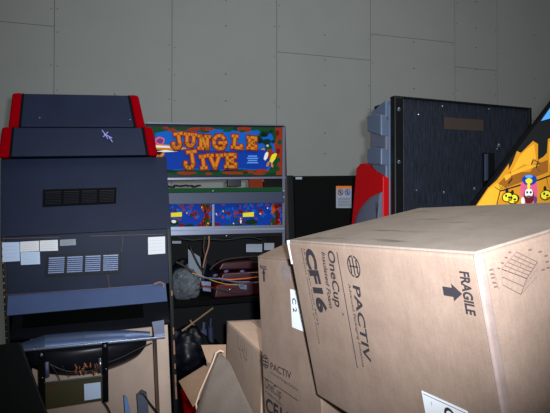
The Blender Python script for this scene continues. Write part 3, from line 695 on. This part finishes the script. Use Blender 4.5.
P = [Rr(*q, -.001) for q in ((444, 117), (483.5, 120), (483.5, 131), (444, 129))]; MB().slab(P, (0, .0008, 0)).build('tape_residue', 'bronze', rm)
P = [Rr(*q, -.012) for q in ((484, 152.5), (495, 153), (495, 185), (484, 186))]; hp = MB().slab(P, (0, .012, 0)).build('lock_plate', 'blackmat', rm, bevel=.003)
P = [Rr(*q, -.016) for q in ((485, 154), (488.5, 154), (488.5, 180), (485, 181))]; MB().slab(P, (0, .006, 0)).build('plate_highlight', 'bar', hp, bevel=.002)  # paler strip standing in for the highlight on the lock plate
# moulded front seen edge-on at the left side
def Rs(px, py, x=0): return hit(MRt, px, py, (x, 0, 0), (1, 0, 0))
def sidepiece(pts, x, th, m, name, bev=.015):
    P = [Rs(*q, x) for q in pts]
    for q in P: q.y = max(q.y, .033)
    return MB().slab(P, (th, 0, 0)).build(name, m, rm, bevel=bev, seg=4)
MB().box(-.004, .02, .03, YD-.01, 0, rz-.03).build('side_core', 'grey', rm, bevel=.003)
sidepiece([(371, 113), (380, 104), (389, 99), (393, 99), (395, 118), (372, 118)], -.02, .03, 'grey', 'side_moulding', .006)
sidepiece([(366.5, 116), (374, 113), (395, 110), (395, 132.5), (367, 131.5)], -.045, .06, 'grey', 'side_moulding', .008)
sidepiece([(370.5, 132), (395, 133), (395, 150), (370.5, 148)], -.02, .03, 'greyd', 'side_moulding', .006)
sidepiece([(366.5, 149.5), (374, 146.5), (395, 145), (395, 163), (367, 164)], -.045, .06, 'grey', 'side_moulding', .008)
sidepiece([(371, 163), (395, 163), (395, 178), (374, 172)], -.02, .03, 'grey', 'side_moulding', .006)
red = sidepiece([(356, 168), (360, 163.5), (366, 163), (374, 171), (384, 176), (395, 178), (395, 290), (346, 290)], -.035, .05, 'redb', 'speaker_surround', .006)
c = Rs(387, 238, -.035)
dm = MB(); seg = 40
ra, rb_ = Rs(354, 238, -.035).y - c.y, .205
dm.add([], [])
vs = []; fs = []
for i in range(9):
    t = i/8*PI/2; k = math.cos(t); h = math.sin(t)*.03
    for j in range(seg):
        a = 2*PI*j/seg; vs.append((c.x-.002-h, max(.034, c.y+ra*k*math.cos(a)), c.z+rb_*k*math.sin(a)))
for i in range(8):
    for j in range(seg): fs.append((i*seg+j, i*seg+(j+1) % seg, (i+1)*seg+(j+1) % seg, (i+1)*seg+j))
dm.add(vs, fs); dm.build('speaker_dome', 'greyd', rm, smooth=True, label='grey domed speaker cover')

# ------------------------------------------------------------------ gold cave-art machine at right edge
MG = frame(Vector((pix(472, 203, 1.95).x, pix(472, 203, 1.95).y, 0)), (math.cos(R(-27)), math.sin(R(-27)), 0), (0, 0, 1))
gm = thing('arcade_cabinet', MG, 'slant-sided game cabinet with golden cave artwork at the right edge, behind the big box', 'arcade machine')
def Gp(px, py, y=0): return hit(MG, px, py, (0, y, 0))
out = [(440, 245.3), (472, 203), (551, 98.7), (575, 67), (680, 67)]
P = [Gp(*q) for q in out]; xr = P[-1].x; P = P + [Vector((xr, 0, 0)), Vector((P[0].x, 0, 0))]
MB().slab(P, (0, .30, 0)).build('carcass', 'blackmat', gm, bevel=.004)
gmats = ['a_black', 'a_skyb', 'a_gold2', 'a_gold3', 'a_gold4', 'a_yel', 'a_pink', 'a_deep', 'a_wh', 'a_dred', 'a_purp', 'a_darkleaf']
GI = {n[2:]: i for i, n in enumerate(gmats)}
ga = MB()
def gp(pts, lay, col):
    ga.slab([(q.x, -.0004*lay, q.z) for q in (Gp(*p) for p in pts)], (0, -.0004, 0), GI[col])
gp([(477, 203), (552, 103.5), (577, 70), (676, 70), (676, 330), (445, 330), (445, 246)], 0, 'black')
gp([(541, 121), (553, 103.8), (577, 72), (674, 72), (674, 110), (600, 112), (560, 118), (550, 118.5)], 2, 'skyb')
gp([(476.5, 205), (488, 188), (497, 180), (509, 163.5), (508.5, 170), (512, 164), (517, 151), (521, 153), (527, 147), (533, 141), (538, 144), (538, 160), (543, 157), (547, 153), (548, 139), (556, 136), (600, 130), (674, 128), (674, 328), (447, 328), (447, 246)], 2, 'gold2')
gp([(520, 156), (527, 149), (534, 144), (536, 158), (530, 166), (524, 164), (515, 170), (511, 172)], 4, 'gold4')
gp([(549, 142), (558, 139), (600, 133), (670, 131), (670, 170), (556, 172), (549, 163)], 4, 'gold4')
gp([(478, 205), (489, 189), (497, 183), (505, 187), (497, 205), (488, 215)], 4, 'gold4')
gp([(498, 184), (510, 172), (530, 172), (536, 164), (548, 160), (548, 172), (528, 180), (500, 190)], 4, 'gold3')
gp([(504, 176), (526, 166), (540, 165), (528, 169.5), (512, 175.5), (506, 181)], 6, 'gold4')
# crevices
for a in (((494, 186), (500, 190), (496.5, 204)), ((500, 190.5), (520, 184.5), (534, 181), (550, 175)), ((531, 164), (533, 159), (540, 163)), ((546, 176), (548, 186), (556, 194)), ((510, 172), (512, 178), (508, 183)), ((538, 160), (536, 167), (540, 171))):
    for p, q in zip(a[:-1], a[1:]):
        gp([p, q, (q[0]+.7, q[1]+1.4), (p[0]+.7, p[1]+1.2)], 8, 'black')
def gb(cx, cy, rx, ry, lay, col, n=14, j=.05, rot=0):
    pts = []
    for k in range(n):
        a = 2*PI*k/n; r = 1+random.uniform(-j, j); x, y = rx*r*math.cos(a), ry*r*math.sin(a)
        pts.append((cx+x*math.cos(rot)-y*math.sin(rot), cy+x*math.sin(rot)+y*math.cos(rot)))
    gp(pts, lay, col)
# printed helmeted rider and yellow critters (generic)
gb(529, 191, 8.5, 14.5, 10, 'pink'); gb(529.5, 180, 7.5, 5.5, 11, 'deep'); gb(529, 181, 3.5, 2.8, 12, 'yel'); gb(529, 176.5, 4, 1.5, 12, 'skyb')
gb(529, 196, 5.4, 8, 12, 'dred'); gb(529, 193, 4.2, 4.6, 13, 'wh'); gb(527.3, 192.4, 1, 1.2, 14, 'black'); gb(530.8, 192.4, 1, 1.2, 14, 'black'); gb(529, 196.4, 2.6, .9, 14, 'purp')
gb(528.8, 186, 1.4, 3.4, 15, 'yel'); gb(523, 201, 2, 4, 13, 'wh'); gb(535.5, 200, 1.7, 4, 13, 'purp')
for cx, cy in ((508, 197), (546, 195), (513.5, 199)):
    gb(cx, cy, 6, 5.2, 10, 'black', rot=-.5); gb(cx-.3, cy, 4.8, 4.2, 11, 'yel', rot=-.5); gb(cx-1.8, cy-1.2, 1, 1.4, 13, 'black'); gb(cx+1.4, cy+.4, 1.5, 1, 13, 'black'); gb(cx+2, cy+3, 2, 1, 13, 'gold3'); gb(cx-1, cy-6.4, 1.6, 2.6, 12, 'black')
ga.build('side_art', gmats, gm, label='golden cave artwork with a helmeted pink figure')

# ------------------------------------------------------------------ big box in front
Z0 = .75
ex = dirw(.435, .032, -1); ez = dirw(-.19, 1, -.057)
C0 = pix(475, 252.5, Z0)
far = pix(287, 240.5, 1.0)
Mt = frame(C0, ex, ez)
Lb = .60
exn = ex.normalized(); ezn = Vector((Mt[0][2], Mt[1][2], Mt[2][2]))
# length: where the measured far corner lies along the top edge
from mathutils import geometry
r = geometry.intersect_line_line(CAM, far, C0, C0-exn)
if r: Lb = (C0-r[1]).length
Hb = .395; Db = .41
MBx = frame(C0 - exn*Lb - ezn*Hb, ex, ez)
print('BOX L', Lb)
box1 = thing('cardboard_box', MBx, 'big cup carton in the foreground, lying on its side with sideways black printing and FRAGILE', 'cardboard box')
bb = MB(); bb.box(0, Lb, 0, Db, 0, Hb-.004, 0); bb.build('carton_body', ['card'], box1, bevel=.007, seg=3)
MB().box(.003, Lb-.003, .003, Db-.003, Hb-.006, Hb).build('lid_face', 'lid', box1, bevel=.004)
MB().box(Lb-.007, Lb+.0006, -.0006, .017, .0, Hb-.003).build('edge_tape', 'tape', box1, bevel=.005, seg=3)
FP = ((0, 0, 0), (0, 1, 0)); FN = (0, -1, 0)
def F1(px, py): return hit(MBx, px, py, *FP)
def t1(mbb, txt, a, b, bold=0, hm=None, h=None, shear=0):
    p, q = F1(*a), F1(*b)
    if hm: h = abs(F1(*hm).x - p.x)
    text(mbb, txt, p, q, h, FN, bold=bold, shear=shear)
pr = MB()
# a: start of baseline, b: end of baseline; hm: a point at cap height beside the start
def band(mbb, txt, top, bot, wpx, bold=0, shear=0):
    """top/bot: middle of the first/last letter ends; wpx letter height seen in the picture"""
    p, q = F1(*top), F1(*bot)
    h = abs(F1(top[0]+wpx/2, top[1]).x - F1(top[0]-wpx/2, top[1]).x)
    u = (q-p).normalized(); v = Vector(FN).cross(u)
    text(mbb, txt, p-v*h/2, q-v*h/2, h, FN, bold=bold, shear=shear)
def one(name, fn):
    k = MB(); fn(k); k.build(name, 'ink', box1); return k
one('brand_print', lambda k: band(k, 'PACTIV', (356.5, 286), (368, 361), 6.6, .022))
one('product_print', lambda k: band(k, 'OneCup', (331, 250.5), (339, 307.6), 6.4, .018))
one('product_print', lambda k: band(k, 'Insulated Foam', (323.5, 252), (331.5, 308), 3.4, .02, .15))
one('size_print', lambda k: band(k, 'CF16', (309, 248.5), (323.3, 313), 8.4, .055))
one('slogan_print', lambda k: band(k, 'Advanced Packaging Solutions', (349.5, 284), (364, 367), 2.3, .008))
one('small_print', lambda k: band(k, '16 oz. Foam Cups 40/25', (304.4, 249), (318.5, 325), 1.6, 0))
one('small_print', lambda k: band(k, 'Gobelets isothermes en mousse', (301.8, 248), (320, 344), 1.4, 0))
one('registered_mark', lambda k: band(k, 'R', (343, 313), (343.6, 316), 1.8, 0))
one('fragile_print', lambda k: band(k, 'FRAGILE', (464.4, 271.5), (471.6, 315), 9, .035))
p, q = F1(336.8, 252), F1(357.3, 368); u = (q-p).normalized(); v = Vector(FN).cross(u)
pr.slab([p+Vector((0,-.0004,0)), q+Vector((0,-.0004,0)), q+v*.0025+Vector((0,-.0004,0)), p+v*.0025+Vector((0,-.0004,0))], (0, -.0004, 0))
pr.build('rule_line', 'ink', box1)
# round striped emblem
def emblem(mbb, c, r, u, v, nrm, eps=.0008):
    c, u, v, nrm = Vector(c), Vector(u).normalized(), Vector(v).normalized(), Vector(nrm)
    N = 30
    for k in range(N):
        a0, a1 = 2*PI*k/N, 2*PI*(k+1)/N
        if k % 15 in (0,): continue
        mbb.add([c+nrm*eps+u*rr*math.cos(a)+v*rr*math.sin(a) for rr, a in ((r, a0), (r, a1), (r*.84, a1), (r*.84, a0))], [(0,1,2,3)])
    for i, o in enumerate((-.5, .0, .5)):
        w2 = math.sqrt(max(0, .80**2-o*o))*r; hh = r*.10
        mbb.add([c+nrm*eps+u*x*w2+v*(o*r+y*hh) for x, y in ((-1,-1),(1,-1),(1,1),(-1,1))], [(0,1,2,3)])
    for s in (0,):
        mbb.add([c+nrm*eps+u*(s*r+x*r*.06)+v*y*r*.7 for x, y in ((-1,-1),(1,-1),(1,1),(-1,1))], [(0,1,2,3)])
ce = F1(354.0, 266.5); re_ = abs(F1(354, 255).z - F1(355, 278).z)/2
pr = MB(); emblem(pr, ce, re_*.98, (0, 0, 1), (1, 0, 0), (0, -1, 0))
# arrow pointing to the box's top (sideways here)
pr.build('emblem_print', 'ink', box1); pr = MB()
a = F1(453, 292.3); ah = .026
pts = [(-ah*.8, -.007), (.0, -.007), (.0, -.0135), (ah*.75, 0), (.0, .0135), (.0, .007), (-ah*.8, .007)]
pr.slab([a+Vector((x, -.0004, z)) for x, z in pts], (0, -.0004, 0))
pr.build('arrow_print', 'ink', box1)
# faint scuffs
st, P = sticker(MBx, [(422, 390.5), (467.5, 411), (478, 470), (432, 446)], FP, FN, 'white', box1, 'address_label')
lm = MB(); text(lm, 'Carton', (P[0]*.45+P[1]*.55)+Vector((-.006, 0, -.008)), (P[0]*.45+P[1]*.55)+Vector((-.006, 0, -.12)), .026, FN, eps=.002, bold=.02)
text(lm, 'No.', (P[0]*.8+P[1]*.2)+Vector((0, 0, -.012)), (P[0]*.8+P[1]*.2)+Vector((0, 0, -.02)), .003, FN, eps=.002)
for a_, b_ in ((P[0], P[1]),):
    lm.tube([a_+Vector((.004,-.0016,-.004)), b_+Vector((-.004,-.0016,-.004))], .0006, 4)
lm.build('label_print', 'ink', st)
# worn white end of the left edge
MB().box(-.0015, .006, -.0012, .02, Hb-.06, Hb-.001).build('torn_edge', 'edge', box1, bevel=.001)
# right face diagram
SP = ((Lb, 0, 0), (1, 0, 0))
def F2(px, py): return hit(MBx, px, py, *SP) + Vector((.0008, 0, 0))
dg = MB()
A, B, Cc, D_, E, Fp, Gx = (516, 252), (537, 262), (526.5, 278.5), (501, 269), (520.5, 294.5), (502, 284.5), (537, 276)
# cells: top face A-B-C-D, front D-C-E-F, side C-B-G-E
def ln(p, q, r=.0006): dg.tube([F2(*p), F2(*q)], r, 4)
def lerp(p, q, t): return (p[0]*(1-t)+q[0]*t, p[1]*(1-t)+q[1]*t)
for (p, q, s, t_), nu, nv in (((A, B, Cc, D_), 4, 5), ((D_, Cc, E, Fp), 4, 2), ((Cc, B, Gx, E), 5, 2)):
    for i in range(nu+1): ln(lerp(p, q, i/nu), lerp(t_, s, i/nu))
    for i in range(nv+1): ln(lerp(p, t_, i/nv), lerp(q, s, i/nv))
for k in range(4):
    a, b = lerp((508, 252), (497, 268), k/3), lerp((512, 252.4), (501, 264), k/3)
    dg.tube([F2(a[0], a[1]), F2(a[0]+2.4, a[1]+.6)], .0011, 4)
for k, (x, y) in enumerate(((489, 270), (490, 274), (491, 278), (492, 282.5), (493.5, 287))):
    dg.tube([F2(x, y), F2(x+3.4, y-.8+(k % 2))], .0013, 4)
    dg.tube([F2(x+4.4, y), F2(x+5, y+2.4)], .0010, 4)
for x, y in ((544, 256), (545, 262), (546, 268), (541, 270), (538, 252), (528, 250)):
    dg.tube([F2(x, y), F2(x+3, y-.6)], .0013, 4)
dg.build('stacking_diagram', 'inks', box1, label='brown line diagram of stacked cartons')
# what carries it: cartons stacked below the frame
def support(M, x0, x1, y0, y1, ztop, lab, grp=None):
    P = [M @ Vector(v) for v in ((x0, y0, 0), (x1, y0, 0), (x1, y1, 0), (x0, y1, 0))]
    return P
lowest = min((MBx @ Vector(v)).z for v in ((0,0,0), (Lb,0,0), (0,Db,0), (Lb,Db,0)))
ctr = MBx @ Vector((Lb/2, Db/2, 0))
ax = Vector((exn.x, exn.y, 0)).normalized()
Ms = frame(Vector((0, 0, 0)), ax, (0, 0, 1)); o_ = MBx @ Vector((.0, .0, 0)); Ms.translation = Vector((o_.x, o_.y, 0)) + Vector((Ms[0][1], Ms[1][1], 0))*.06 + ax*.04
carton('cardboard_box', Ms, Lb-.1, .36, lowest+.004, 'cardboard box directly under the big foreground carton')

# ------------------------------------------------------------------ second printed carton behind
ex2 = dirw(.578, .045, -1); ez2 = dirw(-.035, 1, .0)
T2 = pix(257.5, 257.5, 1.7)
M2t = frame(T2, ex2, ez2)
L2 = hit(M2t, 321.5, 405).x
H2 = .62; D2 = .33
M2 = M2t @ Matrix.Translation((0, 0, -H2))
box2 = thing('cardboard_box', M2, 'upright cup carton with black printing, standing just behind the big foreground carton', 'cardboard box')
MB().box(0, L2, 0, D2, 0, H2).build('carton_body', 'card', box2, bevel=.004, seg=3)
# raised lid flap hinged along the face's top edge
e = hit(M2, 286, 245.5, (0, 0, H2), (0, -.27, 1)) ; 
up = Vector((0, .94, .30))
MB().slab([(0.002, 0, H2), (L2-.002, 0, H2), Vector((L2-.002, 0, H2))+up*.17, Vector((0.002, 0, H2))+up*.17], (0, -.0012, .004)).build('flap', 'card', box2, bevel=.001)
def F3(px, py): return hit(M2, px, py)
p2 = MB()
def b3(txt, a, b, h, bold=0, name='product_print'):
    k = MB(); text(k, txt, F3(*a), F3(*b), h, FN, bold=bold); k.build(name, 'ink', box2)
b3('PACTIV', (270.8, 369), (291.5, 379.5), .021, .012)
b3('Advanced Packaging Solutions', (270.5, 373), (298.5, 391.5), .008)
b3('OneCup', (265, 387), (281.5, 399), .030)
b3('Insulated Foam', (265.5, 392), (281.5, 406), .010)
b3('CF16', (266, 410), (290, 428), .042, .03)
p, q = F3(263.5, 376.5), F3(298.5, 400.5)
p2.add([p+Vector((0,-.0008,0)), q+Vector((0,-.0008,0)), q+Vector((0,-.0008,-.0025)), p+Vector((0,-.0008,-.0025))], [(0,1,2,3)])
p2.build('rule_line', 'ink', box2); p2 = MB(); emblem(p2, F3(265.6, 361.5), .021, (1, 0, 0), (0, 0, 1), (0, -1, 0))
b3('FRAGILE', (260.2, 268.6), (266.8, 270), .012, .03)
p2.build('emblem_print', 'ink', box2); p2 = MB(); a = F3(264, 275)
p2.slab([a+Vector((x, -.0004, z)) for x, z in ((-.005, -.02), (-.005, .004), (-.011, .004), (0, .02), (.011, .004), (.005, .004), (.005, -.02))], (0, -.0004, 0))
p2.build('arrow_print', 'ink', box2)
st, P = sticker(M2, [(290.5, 289), (300, 291), (305, 332), (292.5, 327)], ((0, 0, 0), (0, 1, 0)), FN, 'white', box2, 'address_label')
q2 = MB(); text(q2, 'C 2', F3(292.6, 298)+Vector((0, -.0016, 0)), F3(294, 312)+Vector((0, -.0016, 0)), .02, FN, bold=.02); q2.build('label_print', 'ink', st)
MB().box(L2-.008, L2+.0006, -.0006, .006, .0, .20).build('edge_tape', 'edge', box2)
P = [F3(*q) for q in ((281, 262), (290, 263), (291, 282), (282, 281))]; MB().slab([q+Vector((0, -.0002, 0)) for q in P], (0, -.0006, 0)).build('tape_patch', 'tape', box2)
lw2 = min((M2 @ Vector(v)).z for v in ((0,0,0), (L2,0,0), (0,D2,0), (L2,D2,0)))
ax2 = Vector((ex2.x, ex2.y, 0)).normalized(); o_ = M2 @ Vector((0, 0, 0))
Ms2 = frame(Vector((o_.x, o_.y, 0)), ax2, (0, 0, 1))
carton('cardboard_box', Ms2, L2, D2, lw2, 'cardboard box under the upright printed carton')

# ------------------------------------------------------------------ small taped carton
ex3 = dirw(.33, -.02, -1); ex3.z = -.02
T3 = pix(227, 321, 2.5)
M3t = frame(T3, ex3, (0.02, 0, 1))
L3 = .56; H3 = .30; D3 = .27
M3 = M3t @ Matrix.Translation((0, 0, -H3))
box3 = carton('cardboard_box', M3, L3, D3, H3, 'smaller taped cardboard box left of the upright printed carton', mats=('cardd', 'cardd'))
p3 = MB()
def F4(px, py): return hit(M3, px, py)
for k in range(5):
    a = F4(238+k*2, 346+k*3+random.uniform(-3, 3)); p3.tube([a+Vector((0,-.0005,0)), a+Vector((.03, -.0005, random.uniform(-.03, .03)))], .0014, 4)
    p3.tube([a+Vector((0,-.0005,0)), a+Vector((random.uniform(-.01,.02), -.0005, .05))], .0012, 4)
p3.build('printing', 'inks', box3)
MB().box(L3*.0, .03, -.001, D3*.4, H3-.05, H3+.0012).build('tape_patch', 'tape', box3, bevel=.001)
Ms3 = frame(Vector((T3.x, T3.y, 0)), (Vector((ex3.x, ex3.y, 0))), (0, 0, 1))
carton('cardboard_box', Ms3, L3, D3, min((M3 @ Vector(v)).z for v in ((0,0,0), (L3,0,0), (0,D3,0), (L3,D3,0)))-.002, 'cardboard box under the smaller taped box', mats=('cardd', 'cardd'))

# ------------------------------------------------------------------ open carton with flaps
zo = pix(230, 425, 1.85).z
ax4 = Vector((ex3.x, ex3.y, 0)).normalized()
oc = pix(203, 425, 2.02); Mo = frame(Vector((oc.x-.015, oc.y, 0)), ax4, (0, 0, 1))
ob = thing('open_cardboard_box', Mo, 'open cardboard box with its flaps splayed, below the smaller taped box', 'cardboard box')
Lo = .40; Do = .10
t = .005
MB().box(0, Lo, 0, t, 0, zo).box(0, Lo, Do-t, Do, 0, zo).box(0, t, 0, Do, 0, zo).box(Lo-t, Lo, 0, Do, 0, zo).box(0, Lo, 0, Do, 0, .01).build('carton_body', 'cardd', ob)
I = Mo.inverted()
def flap(pts, m, th=.005, name='flap', curve=0):
    P = [I @ pix(*q) for q in pts]; n = (P[1]-P[0]).cross(P[2]-P[0]).normalized()
    return MB().slab(P, n*th).build(name, m, ob, bevel=.001)
def flapgrid(c4, m, bulge, name='flap', n=10):
    """a bent flap: c4 = four corners (px,py,depth)"""
    P = [I @ pix(*q) for q in c4]; nm = (P[1]-P[0]).cross(P[3]-P[0]).normalized()
    b_ = MB(); 
    for s in (0, 1):
        vs = []
        for i in range(n+1):
            for j in range(n+1):
                u, v = i/n, j/n; p = (P[0]*(1-u)+P[1]*u)*(1-v)+(P[3]*(1-u)+P[2]*u)*v
                vs.append(p + nm*(bulge*math.sin(PI*v)*1.0 + .006*math.sin(u*9)*v*0 + s*.005))
        b_.add(vs, [(i*(n+1)+j, (i+1)*(n+1)+j, (i+1)*(n+1)+j+1, i*(n+1)+j+1) for i in range(n) for j in range(n)])
    o1 = (n+1)**2
    for i in range(n):
        for a, b in (((i)*(n+1), (i+1)*(n+1)), (i*(n+1)+n, (i+1)*(n+1)+n), (i, i+1), (n*(n+1)+i, n*(n+1)+i+1)):
            b_.f.append([a, b, b+o1, a+o1]); b_.m.append(0)
    return b_.build(name, m, ob, smooth=True)
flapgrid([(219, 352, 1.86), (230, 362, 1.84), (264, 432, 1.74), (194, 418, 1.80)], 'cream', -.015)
flap([(201, 345, 2.02), (226, 344.5, 2.02), (226, 372, 2.0), (209, 368, 2.0)], 'brown')
flap([(178.5, 381, 1.98), (204.5, 365, 1.99), (214, 370, 1.9), (207, 388, 1.86), (192.5, 406, 1.86)], 'brown')
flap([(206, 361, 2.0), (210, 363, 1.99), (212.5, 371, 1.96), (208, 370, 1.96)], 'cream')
# white worn rim between the flaps
pts = [(224, 352, 1.85), (220, 350.5, 1.85), (216, 353, 1.85), (213, 362, 1.85), (206, 378, 1.85), (200, 392, 1.84), (196, 404, 1.83), (198, 416, 1.82)]
MB().tube([I @ pix(*q) for q in pts], .0035, 6).build('worn_rim', 'cardd', ob, smooth=True)
